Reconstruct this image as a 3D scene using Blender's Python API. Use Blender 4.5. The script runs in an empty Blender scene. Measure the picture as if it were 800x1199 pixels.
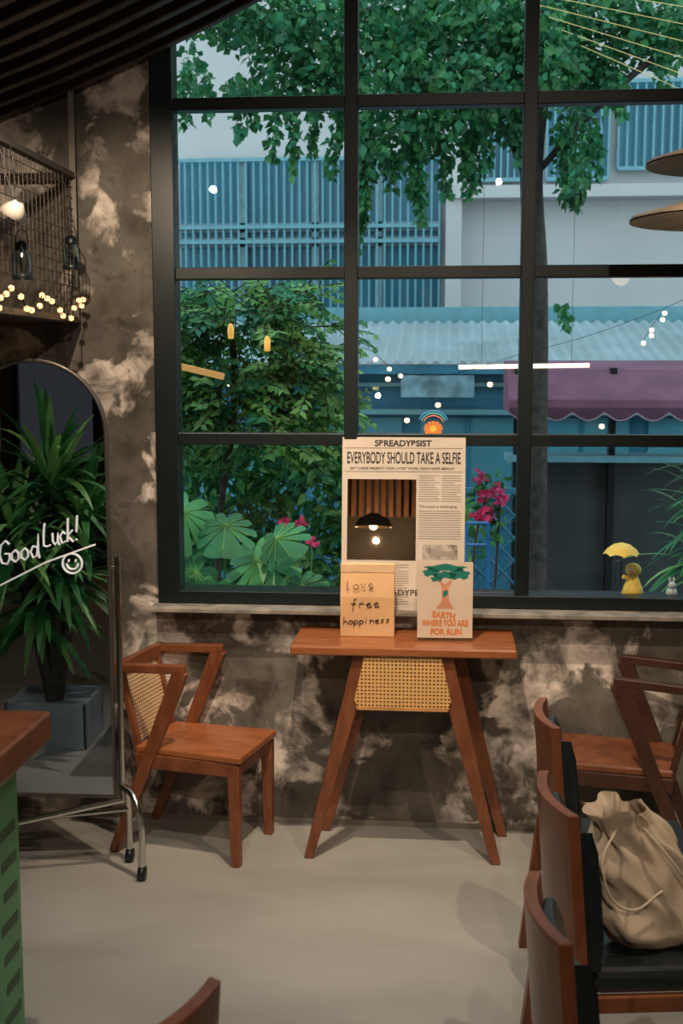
import bpy, math, random
from mathutils import Vector, Matrix
rnd = random.Random(7)
scene = bpy.context.scene
try:
    scene.view_settings.view_transform = 'Standard'
    scene.view_settings.look = 'None'
except Exception:
    pass
PI = math.pi

# ------------------------------------------------------------------ materials
def new_mat(name):
    m = bpy.data.materials.new(name); m.use_nodes = True
    nt = m.node_tree
    return m, nt, nt.nodes, nt.links, nt.nodes["Principled BSDF"]

def col4(c): return (c[0], c[1], c[2], 1.0)

def plain(name, c, rough=0.5, metal=0.0, var=0.15, scale=12, bump=0.0, trans=0.0):
    m, nt, N, L, P = new_mat(name)
    tc = N.new("ShaderNodeTexCoord"); nz = N.new("ShaderNodeTexNoise")
    nz.inputs["Scale"].default_value = scale; nz.inputs["Detail"].default_value = 4
    L.new(tc.outputs["Object"], nz.inputs["Vector"])
    r = N.new("ShaderNodeValToRGB")
    r.color_ramp.elements[0].position = 0.3; r.color_ramp.elements[1].position = 0.7
    r.color_ramp.elements[0].color = col4([x * (1 - var) for x in c])
    r.color_ramp.elements[1].color = col4([min(1, x * (1 + var)) for x in c])
    L.new(nz.outputs["Fac"], r.inputs["Fac"]); L.new(r.outputs["Color"], P.inputs["Base Color"])
    P.inputs["Roughness"].default_value = rough; P.inputs["Metallic"].default_value = metal
    if bump:
        b = N.new("ShaderNodeBump"); b.inputs["Strength"].default_value = bump; b.inputs["Distance"].default_value = 0.01
        L.new(nz.outputs["Fac"], b.inputs["Height"]); L.new(b.outputs["Normal"], P.inputs["Normal"])
    return m

def wood(name, c1, c2, rough=0.32, scale=(14, 14, 5)):
    m, nt, N, L, P = new_mat(name)
    tc = N.new("ShaderNodeTexCoord"); mp = N.new("ShaderNodeMapping"); nz = N.new("ShaderNodeTexNoise")
    mp.inputs["Scale"].default_value = scale
    nz.inputs["Scale"].default_value = 1.5; nz.inputs["Detail"].default_value = 8; nz.inputs["Distortion"].default_value = 0.8
    L.new(tc.outputs["Object"], mp.inputs["Vector"]); L.new(mp.outputs["Vector"], nz.inputs["Vector"])
    r = N.new("ShaderNodeValToRGB"); r.color_ramp.elements[0].position = 0.3; r.color_ramp.elements[1].position = 0.72
    r.color_ramp.elements[0].color = col4(c1); r.color_ramp.elements[1].color = col4(c2)
    L.new(nz.outputs["Fac"], r.inputs["Fac"]); L.new(r.outputs["Color"], P.inputs["Base Color"])
    P.inputs["Roughness"].default_value = rough
    return m

def emis(name, c, s):
    m, nt, N, L, P = new_mat(name)
    P.inputs["Base Color"].default_value = col4(c)
    P.inputs["Emission Color"].default_value = col4(c); P.inputs["Emission Strength"].default_value = s
    return m

def concrete_wall(name):
    m, nt, N, L, P = new_mat(name)
    tc = N.new("ShaderNodeTexCoord")
    def noise(scale, det, dist, off=0.0, sc=(1, 1, 1), rg=.5):
        mp = N.new("ShaderNodeMapping"); mp.inputs["Location"].default_value = (off, off * .7, off * 1.3)
        mp.inputs["Scale"].default_value = sc
        n = N.new("ShaderNodeTexNoise"); n.inputs["Scale"].default_value = scale
        n.inputs["Detail"].default_value = det; n.inputs["Distortion"].default_value = dist
        n.inputs["Roughness"].default_value = rg
        L.new(tc.outputs["Object"], mp.inputs["Vector"]); L.new(mp.outputs["Vector"], n.inputs["Vector"])
        return n.outputs["Fac"]
    def ramp(src, a, b, ca, cb):
        r = N.new("ShaderNodeValToRGB"); r.color_ramp.elements[0].position = a; r.color_ramp.elements[1].position = b
        r.color_ramp.elements[0].color = col4(ca); r.color_ramp.elements[1].color = col4(cb)
        L.new(src, r.inputs["Fac"]); return r.outputs["Color"]
    base = ramp(noise(3.4, 9, 0.2, 0, (1, 1, 1), .6), 0.36, 0.64, (0.055, 0.047, 0.039), (0.185, 0.165, 0.140))
    pm = ramp(noise(4.4, 9, .45, 3.1, (1, 1, 1), .55), 0.505, 0.555, (0, 0, 0), (1, 1, 1))
    pc = ramp(noise(9, 9, .6, 1.7, (1, 1, 1), .6), 0.36, 0.62, (0.16, 0.137, 0.118), (0.86, 0.76, 0.68))
    mx = N.new("ShaderNodeMixRGB"); L.new(pm, mx.inputs[0]); L.new(base, mx.inputs[1]); L.new(pc, mx.inputs[2])
    dk = ramp(noise(7, 10, 0.3, 8.0, (1, 1, 1), .65), 0.54, 0.66, (1, 1, 1), (0.45, 0.42, 0.40))
    m2 = N.new("ShaderNodeMixRGB"); m2.blend_type = 'MULTIPLY'; m2.inputs[0].default_value = 1
    L.new(mx.outputs[0], m2.inputs[1]); L.new(dk, m2.inputs[2])
    L.new(m2.outputs[0], P.inputs["Base Color"])
    P.inputs["Roughness"].default_value = 0.75
    b = N.new("ShaderNodeBump"); b.inputs["Strength"].default_value = 0.3; b.inputs["Distance"].default_value = 0.01
    L.new(m2.outputs[0], b.inputs["Height"]); L.new(b.outputs["Normal"], P.inputs["Normal"])
    return m

def floor_mat(name):
    m, nt, N, L, P = new_mat(name)
    tc = N.new("ShaderNodeTexCoord"); nz = N.new("ShaderNodeTexNoise"); mp = N.new("ShaderNodeMapping")
    mp.inputs["Scale"].default_value = (1, 2.2, 1)
    nz.inputs["Scale"].default_value = 1.3; nz.inputs["Detail"].default_value = 9; nz.inputs["Distortion"].default_value = .5
    L.new(tc.outputs["Object"], mp.inputs["Vector"]); L.new(mp.outputs["Vector"], nz.inputs["Vector"])
    r = N.new("ShaderNodeValToRGB"); r.color_ramp.elements[0].position = .3; r.color_ramp.elements[1].position = .7
    r.color_ramp.elements[0].color = (.30, .295, .275, 1); r.color_ramp.elements[1].color = (.42, .41, .385, 1)
    L.new(nz.outputs["Fac"], r.inputs["Fac"]); L.new(r.outputs["Color"], P.inputs["Base Color"])
    P.inputs["Roughness"].default_value = .45
    return m

def cane(name, c=(0.62, 0.36, 0.15), freq=75.0, ax=('X', 'Z')):
    m, nt, N, L, P = new_mat(name)
    tc = N.new("ShaderNodeTexCoord"); sp = N.new("ShaderNodeSeparateXYZ")
    L.new(tc.outputs["Object"], sp.inputs[0])
    def mth(op, a, b=None):
        n = N.new("ShaderNodeMath"); n.operation = op
        for i, v in enumerate((a, b)):
            if v is None: continue
            if isinstance(v, (int, float)): n.inputs[i].default_value = v
            else: L.new(v, n.inputs[i])
        return n.outputs[0]
    k = 2 * PI * freq
    a = mth('SINE', mth('MULTIPLY', sp.outputs[ax[0]], k)); b = mth('SINE', mth('MULTIPLY', sp.outputs[ax[1]], k))
    hole = mth('GREATER_THAN', mth('ADD', a, b), 0.75)
    tr = N.new("ShaderNodeBsdfTransparent"); mix = N.new("ShaderNodeMixShader")
    P.inputs["Base Color"].default_value = col4(c); P.inputs["Roughness"].default_value = .5
    L.new(hole, mix.inputs[0]); L.new(P.outputs[0], mix.inputs[1]); L.new(tr.outputs[0], mix.inputs[2])
    L.new(mix.outputs[0], N["Material Output"].inputs["Surface"])
    return m

def thin_glass(name, refl=0.05, tint=(1, 1, 1), rough=0.0):
    m, nt, N, L, P = new_mat(name)
    tr = N.new("ShaderNodeBsdfTransparent"); tr.inputs[0].default_value = col4(tint)
    gl = N.new("ShaderNodeBsdfGlossy"); gl.inputs["Roughness"].default_value = rough
    mix = N.new("ShaderNodeMixShader"); mix.inputs[0].default_value = refl
    L.new(tr.outputs[0], mix.inputs[1]); L.new(gl.outputs[0], mix.inputs[2])
    L.new(mix.outputs[0], N["Material Output"].inputs["Surface"])
    return m

def mirror_mat(name, tint=(.8, .84, .86)):
    m, nt, N, L, P = new_mat(name)
    P.inputs["Base Color"].default_value = col4(tint); P.inputs["Metallic"].default_value = 1; P.inputs["Roughness"].default_value = .01
    return m

def leafmat(name, c, tr=0.25):
    m, nt, N, L, P = new_mat(name)
    tc = N.new("ShaderNodeTexCoord"); nz = N.new("ShaderNodeTexNoise"); nz.inputs["Scale"].default_value = 5
    L.new(tc.outputs["Object"], nz.inputs["Vector"])
    r = N.new("ShaderNodeValToRGB"); r.color_ramp.elements[0].position = .35; r.color_ramp.elements[1].position = .65
    r.color_ramp.elements[0].color = col4([x * .7 for x in c]); r.color_ramp.elements[1].color = col4([x * 1.3 for x in c])
    L.new(nz.outputs["Fac"], r.inputs["Fac"]); L.new(r.outputs[0], P.inputs["Base Color"])
    P.inputs["Roughness"].default_value = .45
    t = N.new("ShaderNodeBsdfTranslucent"); L.new(r.outputs[0], t.inputs[0])
    mix = N.new("ShaderNodeMixShader"); mix.inputs[0].default_value = tr
    L.new(P.outputs[0], mix.inputs[1]); L.new(t.outputs[0], mix.inputs[2])
    L.new(mix.outputs[0], N["Material Output"].inputs["Surface"])
    return m

M = {}
M['wall'] = concrete_wall("mottled_concrete")
M['floor'] = floor_mat("polished_cement")
M['black'] = plain("black_steel", (.006, .012, .014), .4, .2, .2)
M['ceil'] = wood("dark_ceiling_wood", (.012, .009, .007), (.03, .022, .016), .6)
M['wood'] = wood("walnut_red", (.14, .044, .020), (.25, .086, .036), .3)
M['woodd'] = wood("walnut_dark", (.045, .018, .012), (.075, .030, .018), .35)
M['woodt'] = wood("table_top_wood", (.28, .088, .030), (.40, .145, .055), .25, (4, 24, 24))
M['cane'] = cane("woven_cane", (.74, .43, .16), 75)
M['caneY'] = cane("woven_cane_side", (.74, .52, .30), 75, ('Y', 'Z'))
M['leather'] = plain("black_leather", (.012, .018, .02), .35, 0, .3, 20, .2)
M['chrome'] = plain("chrome", (.66, .66, .62), .18, 1.0, .05)
M['mirror'] = mirror_mat("mirror_glass")
M['white'] = emis("glowing_white_paint", (.85, .85, .85), .25)  # white writing paint with a little emission added, so it glows
M['glass'] = thin_glass("window_glass", .035)
M['tintglass'] = thin_glass("dimmed_window_glass", .035, (.16, .15, .16))  # tint darkened to dim the added rear window in the mirror
M['jar'] = thin_glass("jar_glass", .15, (.8, .85, .85))
M['bulb'] = emis("reflected_bulb_glow", (1, .66, .34), 5)  # glow for outdoor bulbs that stand in for reflections
M['bulbs'] = emis("warm_string_bulb", (1, .56, .22), 2.2)

# ------------------------------------------------------------------ geometry helpers
def link(o):
    scene.collection.objects.link(o); return o

def mesh(name, verts, faces, mats, mi=None, smooth=False, bevel=0, parent=None):
    me = bpy.data.meshes.new(name); me.from_pydata([tuple(v) for v in verts], [], faces); me.update()
    if not isinstance(mats, (list, tuple)): mats = [mats]
    for m in mats: me.materials.append(m)
    if mi:
        for p, i in zip(me.polygons, mi): p.material_index = i
    if smooth:
        for p in me.polygons: p.use_smooth = True
    o = link(bpy.data.objects.new(name, me))
    if bevel:
        b = o.modifiers.new("bevel", 'BEVEL'); b.width = bevel; b.segments = 2; b.limit_method = 'ANGLE'
    if parent: o.parent = parent
    return o

def empty(name, loc=(0, 0, 0), rz=0):
    e = bpy.data.objects.new(name, None); e.empty_display_size = .1
    e.location = loc; e.rotation_euler = (0, 0, rz); return link(e)

BF = [(0, 1, 3, 2), (4, 6, 7, 5), (0, 4, 5, 1), (2, 3, 7, 6), (0, 2, 6, 4), (1, 5, 7, 3)]
def boxv(lo, hi):
    return [Vector((x, y, z)) for x in (lo[0], hi[0]) for y in (lo[1], hi[1]) for z in (lo[2], hi[2])]
def box(name, lo, hi, mat, parent=None, bevel=0):
    return mesh(name, boxv(lo, hi), BF, mat, bevel=bevel, parent=parent)
def boxes(name, lst, mat, parent=None, bevel=0):
    V = []; Fc = []
    for lo, hi in lst:
        n = len(V); V += boxv(lo, hi); Fc += [tuple(i + n for i in f) for f in BF]
    return mesh(name, V, Fc, mat, bevel=bevel, parent=parent)

def beam_geo(p1, p2, a, b, ref=(0, 1, 0), a2=None, b2=None):
    """a: size along ref-ish axis, b: size along the other"""
    p1 = Vector(p1); p2 = Vector(p2); d = (p2 - p1).normalized(); r = Vector(ref)
    s = (r - d * r.dot(d)).normalized(); n = d.cross(s)
    a2 = a if a2 is None else a2; b2 = b if b2 is None else b2
    V = []
    for p, aa, bb in ((p1, a, b), (p2, a2, b2)):
        for i, j in ((-1, -1), (1, -1), (1, 1), (-1, 1)):
            V.append(p + s * (aa / 2 * i) + n * (bb / 2 * j))
    return V, [(0, 3, 2, 1), (4, 5, 6, 7), (0, 1, 5, 4), (1, 2, 6, 5), (2, 3, 7, 6), (3, 0, 4, 7)]
def beam(name, p1, p2, a, b, mat, parent=None, ref=(0, 1, 0), a2=None, b2=None, bevel=.004):
    V, Fc = beam_geo(p1, p2, a, b, ref, a2, b2)
    return mesh(name, V, Fc, mat, bevel=bevel, parent=parent)

def prism(name, pts, axis, lo, hi, mat, parent=None, bevel=0):
    """pts 2D polygon; axis 'y': pts=(x,z); axis 'x': pts=(y,z); axis 'z': pts=(x,y)"""
    def mk(p, t):
        return {'y': (p[0], t, p[1]), 'x': (t, p[0], p[1]), 'z': (p[0], p[1], t)}[axis]
    n = len(pts); V = [mk(p, lo) for p in pts] + [mk(p, hi) for p in pts]
    Fc = [tuple(range(n)), tuple(range(2 * n - 1, n - 1, -1))] + [(i, i + n, (i + 1) % n + n, (i + 1) % n) for i in range(n)]
    return mesh(name, V, Fc, mat, bevel=bevel, parent=parent)

def tube(name, paths, r, mat, parent=None, smooth=False, res=3):
    c = bpy.data.curves.new(name, 'CURVE'); c.dimensions = '3D'; c.bevel_depth = r; c.bevel_resolution = res; c.use_fill_caps = True
    if paths and not isinstance(paths[0][0], (tuple, list, Vector)): paths = [paths]
    for p in paths:
        if smooth:
            s = c.splines.new('BEZIER'); s.bezier_points.add(len(p) - 1)
            for q, v in zip(s.bezier_points, p):
                q.co = v; q.handle_left_type = q.handle_right_type = 'AUTO'
        else:
            s = c.splines.new('POLY'); s.points.add(len(p) - 1)
            for q, v in zip(s.points, p): q.co = (v[0], v[1], v[2], 1)
    c.materials.append(mat)
    o = link(bpy.data.objects.new(name, c))
    if parent: o.parent = parent
    return o

def lathe(name, prof, mat, parent=None, loc=(0, 0, 0), seg=28, smooth=True):
    V = []; Fc = []
    for r, z in prof:
        for i in range(seg):
            a = 2 * PI * i / seg; V.append((loc[0] + r * math.cos(a), loc[1] + r * math.sin(a), loc[2] + z))
    for k in range(len(prof) - 1):
        for i in range(seg):
            j = (i + 1) % seg; Fc.append((k * seg + i, k * seg + j, (k + 1) * seg + j, (k + 1) * seg + i))
    return mesh(name, V, Fc, mat, smooth=smooth, parent=parent)

def ico_geo(c, r):
    t = (1 + 5 ** .5) / 2; l = math.sqrt(1 + t * t)
    vs = [(-1, t, 0), (1, t, 0), (-1, -t, 0), (1, -t, 0), (0, -1, t), (0, 1, t), (0, -1, -t), (0, 1, -t), (t, 0, -1), (t, 0, 1), (-t, 0, -1), (-t, 0, 1)]
    fs = [(0, 11, 5), (0, 5, 1), (0, 1, 7), (0, 7, 10), (0, 10, 11), (1, 5, 9), (5, 11, 4), (11, 10, 2), (10, 7, 6), (7, 1, 8), (3, 9, 4), (3, 4, 2), (3, 2, 6), (3, 6, 8), (3, 8, 9), (4, 9, 5), (2, 4, 11), (6, 2, 10), (8, 6, 7), (9, 8, 1)]
    return [Vector(c) + Vector(v) * (r / l) for v in vs], fs
def spheres(name, pts, r, mat, parent=None):
    V = []; Fc = []
    for p in pts:
        v, f = ico_geo(p, r); n = len(V); V += v; Fc += [tuple(i + n for i in q) for q in f]
    return mesh(name, V, Fc, mat, smooth=True, parent=parent)
def ball(name, c, r, mat, parent=None, sc=(1, 1, 1), seg=20):
    pr = [(max(1e-4, r * math.cos(t)) , r * math.sin(t)) for t in [(-PI / 2 + PI * i / 14) for i in range(15)]]
    V = []; Fc = []
    for rr, z in pr:
        for i in range(seg):
            a = 2 * PI * i / seg; V.append((c[0] + rr * math.cos(a) * sc[0], c[1] + rr * math.sin(a) * sc[1], c[2] + z * sc[2]))
    for k in range(14):
        for i in range(seg):
            j = (i + 1) % seg; Fc.append((k * seg + i, k * seg + j, (k + 1) * seg + j, (k + 1) * seg + i))
    return mesh(name, V, Fc, mat, smooth=True, parent=parent)

def text(name, s, x, z, w, h, mat, parent, y=0.0, bold=0.0, rot=0):
    """flat text in local XZ plane facing -y, fitted to width w and height h, lower-left at x,z"""
    c = bpy.data.curves.new(name, 'FONT'); c.body = s; c.size = 1; c.extrude = 0.0; c.offset = bold
    c.materials.append(mat)
    o = link(bpy.data.objects.new(name, c)); bpy.context.view_layer.update()
    bb = [Vector(b) for b in o.bound_box]
    x0 = min(b.x for b in bb); x1 = max(b.x for b in bb); y0 = min(b.y for b in bb); y1 = max(b.y for b in bb)
    sx = w / max(1e-6, x1 - x0); sy = h / max(1e-6, y1 - y0)
    o.parent = parent; o.rotation_euler = (PI / 2, rot, 0); o.scale = (sx, sy, 1)
    o.location = (x - x0 * sx, y, z - y0 * sy)
    return o

# stroke handwriting
GL = {
 'G': [[(.9, .85), (.6, 1), (.2, .8), (.05, .4), (.25, .05), (.7, .02), (.9, .25), (.88, .45), (.5, .45)]],
 'o': [[(.4, .5), (.1, .35), (.1, .1), (.4, 0), (.65, .15), (.65, .38), (.4, .5)]],
 'd': [[(.65, .45), (.3, .5), (.08, .25), (.3, 0), (.6, .1), (.75, 1), (.7, .3), (.8, 0)]],
 'L': [[(.25, 1), (.12, .5), (.1, .05), (.45, 0), (.8, .08)]],
 'l': [[(.3, 1), (.2, .4), (.3, 0), (.5, .1)]],
 'u': [[(.1, .5), (.1, .15), (.35, 0), (.6, .15), (.65, .5), (.65, .1), (.8, 0)]],
 'c': [[(.65, .4), (.4, .5), (.1, .28), (.3, 0), (.65, .08)]],
 'k': [[(.2, 1), (.12, 0)], [(.65, .5), (.15, .25), (.7, 0)]],
 '!': [[(.4, 1.05), (.3, .35)], [(.26, .06), (.28, .0)]],
 'v': [[(.1, .5), (.3, 0), (.6, .5)]],
 'e': [[(.1, .25), (.55, .3), (.4, .5), (.12, .3), (.25, 0), (.65, .08)]],
 'f': [[(.6, .95), (.35, .9), (.3, .4), (.25, -.3)], [(.05, .45), (.55, .5)]],
 'r': [[(.15, .5), (.15, 0)], [(.15, .35), (.4, .5), (.6, .42)]],
 'h': [[(.15, 1), (.12, 0)], [(.13, .3), (.4, .5), (.6, .3), (.6, 0)]],
 'a': [[(.6, .45), (.25, .5), (.08, .2), (.3, 0), (.6, .2), (.62, .5), (.7, 0)]],
 'p': [[(.15, .5), (.1, -.4)], [(.13, .35), (.4, .5), (.65, .28), (.4, 0), (.13, .1)]],
 'i': [[(.3, .5), (.28, 0)], [(.32, .75), (.33, .78)]],
 'n': [[(.12, .5), (.12, 0)], [(.12, .3), (.4, .5), (.6, .3), (.62, 0)]],
 's': [[(.55, .5), (.2, .42), (.5, .2), (.15, 0)]],
}
def script_paths(s, x, z, size, slope=0.0, adv=.78, y=0.0, xs=1.0):
    P = []; cx = 0
    for ch in s:
        if ch == ' ': cx += adv * .6; continue
        for st in GL[ch]:
            P.append([(x + (cx + px) * size * xs, y, z + (cx * slope * xs + pz) * size) for px, pz in st])
        cx += adv * (1.25 if ch in 'GL' else 1)
    return P

# ------------------------------------------------------------------ room shell
RX0, RX1, RY0, ZT = -3.2, 3.3, -6.6, 3.62
boxes("wall_north", [((RX0, 0, 0), (-.66, .16, ZT)), ((-.66, 0, 0), (2.0, .16, .865)), ((2.0, 0, 0), (RX1, .16, ZT)), ((-.66, 0, 3.36), (2.0, .16, ZT))], M['wall'])
box("wall_west", (RX0 - .12, RY0, 0), (RX0, .16, ZT), M['wall'])
box("wall_east", (RX1, RY0, 0), (RX1 + .12, .16, ZT), M['wall'])
bx0, bx1, bz0, bz1 = -3.1, -2.35, .9, 2.1
M['darkwall'] = plain("dark_back_wall", (.05, .042, .036), .8, 0, .3, 3)
boxes("wall_south", [((RX0, RY0 - .12, 0), (bx0, RY0, ZT)), ((bx1, RY0 - .12, 0), (RX1, RY0, ZT)), ((bx0, RY0 - .12, 0), (bx1, RY0, bz0)), ((bx0, RY0 - .12, bz1), (bx1, RY0, ZT))], M['darkwall'])
box("floor", (RX0 - .12, RY0 - .12, -.1), (RX1 + .12, .16, 0), M['floor'])
prof = [(-3.32, 2.15), (-2.2, 2.42), (-1.24, 2.70), (-.95, 2.80), (-.7, 2.90), (-.45, 3.01), (-.2, 3.13), (.05, 3.26), (.4, 3.40), (1.1, 3.50), (2.2, 3.56), (3.42, 3.58)]
V = []; Fc = []
for x, z in prof: V += [(x, RY0, z), (x, .0, z), (x, RY0, z + .12), (x, .0, z + .12)]
for i in range(len(prof) - 1):
    a = i * 4; b = a + 4
    Fc += [(a, b, b + 1, a + 1), (a + 2, a + 3, b + 3, b + 2), (a, a + 2, b + 2, b), (a + 1, b + 1, b + 3, a + 3)]
mesh("ceiling", V, Fc, M['ceil'])
V = []; Fc = []
yy = -.05
while yy > RY0 + .05:
    for i in range(len(prof) - 1):
        v, f = beam_geo((prof[i][0], yy, prof[i][1] - .022), (prof[i + 1][0], yy, prof[i + 1][1] - .022), .035, .045)
        n = len(V); V += v; Fc += [tuple(k + n for k in q) for q in f]
    yy -= .13
M['slat'] = wood("ceiling_slat_wood", (.05, .032, .022), (.09, .058, .038), .5)
mesh("ceiling_slats", V, Fc, M['slat'])
box("baseboard_north", (RX0, -.008, 0), (RX1, -.0005, .02), plain("cement_base", (.2, .18, .15), .8))
M['ledge'] = plain("cement_ledge", (.24, .215, .185), .7, 0, .4, 14, .2)
box("trim_sill", (-.70, -.11, .845), (2.0, -.0005, .862), M['ledge'], bevel=.003)

e = empty("slatted_wall_panel")
boxes("slats", [((-1.3 + i * .07, RY0 + .002, 1.75), (-1.3 + i * .07 + .04, RY0 + .045, 3.0)) for i in range(38)], wood("slat_panel_wood", (.16, .07, .03), (.28, .13, .06), .5), e)
e = empty("added_window")  # unseen window added for the pale bluish light in the mirror
fr = []
for x in (bx0, bx1 - .05): fr.append(((x, RY0 - .08, bz0), (x + .05, RY0 - .02, bz1)))
for z in (bz0, bz1 - .05): fr.append(((bx0, RY0 - .075, z), (bx1, RY0 - .025, z + .05)))
boxes("frame", fr, M['black'], e); box("glass", (bx0, RY0 - .055, bz0), (bx1, RY0 - .05, bz1), M['tintglass'], e)

# ------------------------------------------------------------------ main window
e = empty("window_1")
fr = [((-.685, -.02, .862), (-.60, .07, 3.36)), ((1.96, -.02, .862), (2.02, .07, 3.36)),
      ((-.685, -.018, .864), (2.02, .07, .912)), ((-.685, -.018, 3.33), (2.02, .07, 3.38))]
for x in (.05, .69, 1.33): fr.append(((x - .025, -.012, .89), (x + .025, .06, 3.36)))
for z in (1.49, 2.10, 2.705): fr.append(((-.66, -.008, z - .022), (2.0, .055, z + .022)))
boxes("frame", fr, M['black'], e, bevel=.003)
box("outer_sill", (-.66, .07, .85), (2.0, .26, .885), M['black'], e)
box("glass", (-.64, .022, .90), (1.98, .027, 3.35), M['glass'], e)

# ------------------------------------------------------------------ table
tb = empty("cafe_table", (.26, -.19, 0))
box("top", (-.395, -.17, .755), (.395, .17, .787), M['woodt'], tb, bevel=.006)
for yf, nm, dx in ((-.13, "front", 0), (.13, "rear", .035)):
    beam("leg_%s_left" % nm, (-.335 + dx, yf, 0), (-.140 + dx, yf, .757), .032, .034, M['wood'], tb, a2=.034, b2=.066)
    beam("leg_%s_right" % nm, (.335 + dx, yf, 0), (.140 + dx, yf, .757), .032, .034, M['wood'], tb, a2=.034, b2=.066)
prism("cane_panel", [(-.135, .75), (.135, .75), (.170, .595), (.158, .572), (-.158, .572), (-.170, .595)], 'y', -.158, -.150, M['cane'], tb)
prism("cane_panel_frame", [(-.165, .572), (-.158, .560), (.158, .560), (.165, .572)], 'y', -.160, -.146, plain("cane_binding", (.55, .28, .11), .5), tb)
box("rail_left", (-.16, -.13, .72), (-.12, .13, .755), M['wood'], tb)
box("rail_right", (.12, -.13, .72), (.16, .13, .755), M['wood'], tb)

# ------------------------------------------------------------------ cane armchairs
def cane_chair(loc, rz, wd, wtop):
    c = empty("cane_armchair", loc, rz); hw = .165
    for s, nm in ((-1, "near"), (1, "far")):
        y = s * hw
        beam("rear_leg_%s" % nm, (-.26, y, 0), (.02, y, .695), .032, .036, wd, c, b2=.055)
        beam("arm_%s" % nm, (-.225, y, .688), (.035, y, .702), .034, .030, wd, c)
        beam("front_leg_%s" % nm, (.22, y * .95, 0), (.215, y * .95, .37), .034, .032, wd, c, b2=.046)
        beam("seat_rail_%s" % nm, (-.17, y * .95, .352), (.225, y * .95, .352), .026, .052, wd, c)
    prism("seat", [(-.17, -.16), (.245, -.175), (.245, .175), (-.17, .16)], 'z', .378, .404, wtop, c, bevel=.006)
    beam("front_rail", (.218, -.15, .352), (.218, .15, .352), .052, .024, wd, c, ref=(0, 0, 1))
    beam("rear_rail", (-.165, -.16, .375), (-.165, .16, .375), .045, .02, wd, c, ref=(0, 0, 1))
    beam("top_rail", (-.230, -.18, .682), (-.230, .18, .682), .05, .028, wd, c, ref=(0, 0, 1))
    for s in (-1, 1):
        beam("back_post", (-.165, s * .138, .385), (-.230, s * .138, .665), .024, .024, wd, c)
    V = [(-.172, -.13, .41), (-.172, .13, .41), (-.228, .13, .665), (-.228, -.13, .665)]
    mesh("cane_back", V, [(0, 1, 2, 3)], M['caneY'], parent=c)
    return c
cane_chair((-.50, -.22, 0), math.radians(-13), M['wood'], M['woodt'])
cane_chair((1.045, -.26, 0), math.radians(168), M['woodd'], M['wood'])

# ------------------------------------------------------------------ upholstered chairs
def dining_chair(loc, rz, h=.78, w=.15):
    """origin under middle of backrest; faces +x"""
    c = empty("upholstered_chair", loc, rz)
    for s in (-1, 1):
        beam("rear_leg", (-.05, s * (w - .012), 0), (0, s * (w - .012), .42), .028, .034, M['wood'], c)
        beam("front_leg", (.40, s * (w - .012), 0), (.385, s * (w - .012), .35), .028, .028, M['wood'], c)
        beam("seat_rail", (-.01, s * (w - .008), .335), (.41, s * (w - .008), .335), .02, .04, M['wood'], c)
    beam("front_rail", (.40, -w, .335), (.40, w, .335), .04, .02, M['wood'], c, ref=(0, 0, 1))
    n = 12; V = []; Fc = []
    for i in range(n + 1):
        t = -1 + 2 * i / n; y = t * w; cx = .03 * t * t
        for zz, lean in ((.34, .0), (h, -.035)):
            V += [(cx + lean - .013, y, zz), (cx + lean + .013, y, zz)]
    for i in range(n):
        a = i * 4; b = a + 4
        Fc += [(a, b, b + 2, a + 2), (a + 1, a + 3, b + 3, b + 1), (a + 2, b + 2, b + 3, a + 3), (a, a + 1, b + 1, b)]
    Fc += [(0, 2, 3, 1), (n * 4, n * 4 + 1, n * 4 + 3, n * 4 + 2)]
    mesh("back_board", V, Fc, M['wood'], bevel=.004, parent=c)
    V = []; Fc = []
    for i in range(n + 1):
        t = -1 + 2 * i / n; y = t * (w - .006); cx = .03 * t * t + .014; th = .052 * (1 - .35 * t * t)
        for zz, lean in ((.42, -.005), (.5, -.011), (h - .09, -.028), (h - .05, -.032)):
            k = th if .45 < zz < h - .06 else th * .6
            V += [(cx + lean, y, zz), (cx + lean + k, y, zz)]
    for i in range(n):
        a = i * 8; b = a + 8
        for k in range(3):
            Fc += [(a + 2 * k, b + 2 * k, b + 2 * k + 2, a + 2 * k + 2), (a + 2 * k + 1, a + 2 * k + 3, b + 2 * k + 3, b + 2 * k + 1)]
        Fc += [(a + 6, b + 6, b + 7, a + 7), (a, a + 1, b + 1, b)]
    for o_ in (0, n * 8):
        for k in range(3): Fc.append((o_ + 2 * k, o_ + 2 * k + 1, o_ + 2 * k + 3, o_ + 2 * k + 2))
    mesh("back_cushion", V, Fc, M['leather'], smooth=False, bevel=.008, parent=c)
    box("seat_cushion", (.05, -w + .004, .355), (.405, w - .004, .415), M['leather'], c, bevel=.018)
    return c
dining_chair((.71, -1.06, 0), math.radians(2))
dining_chair((.675, -1.71, 0), math.radians(8))
dining_chair((.605, -2.30, 0), math.radians(6))
dining_chair((-.04, -2.74, 0), math.radians(150))

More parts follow.
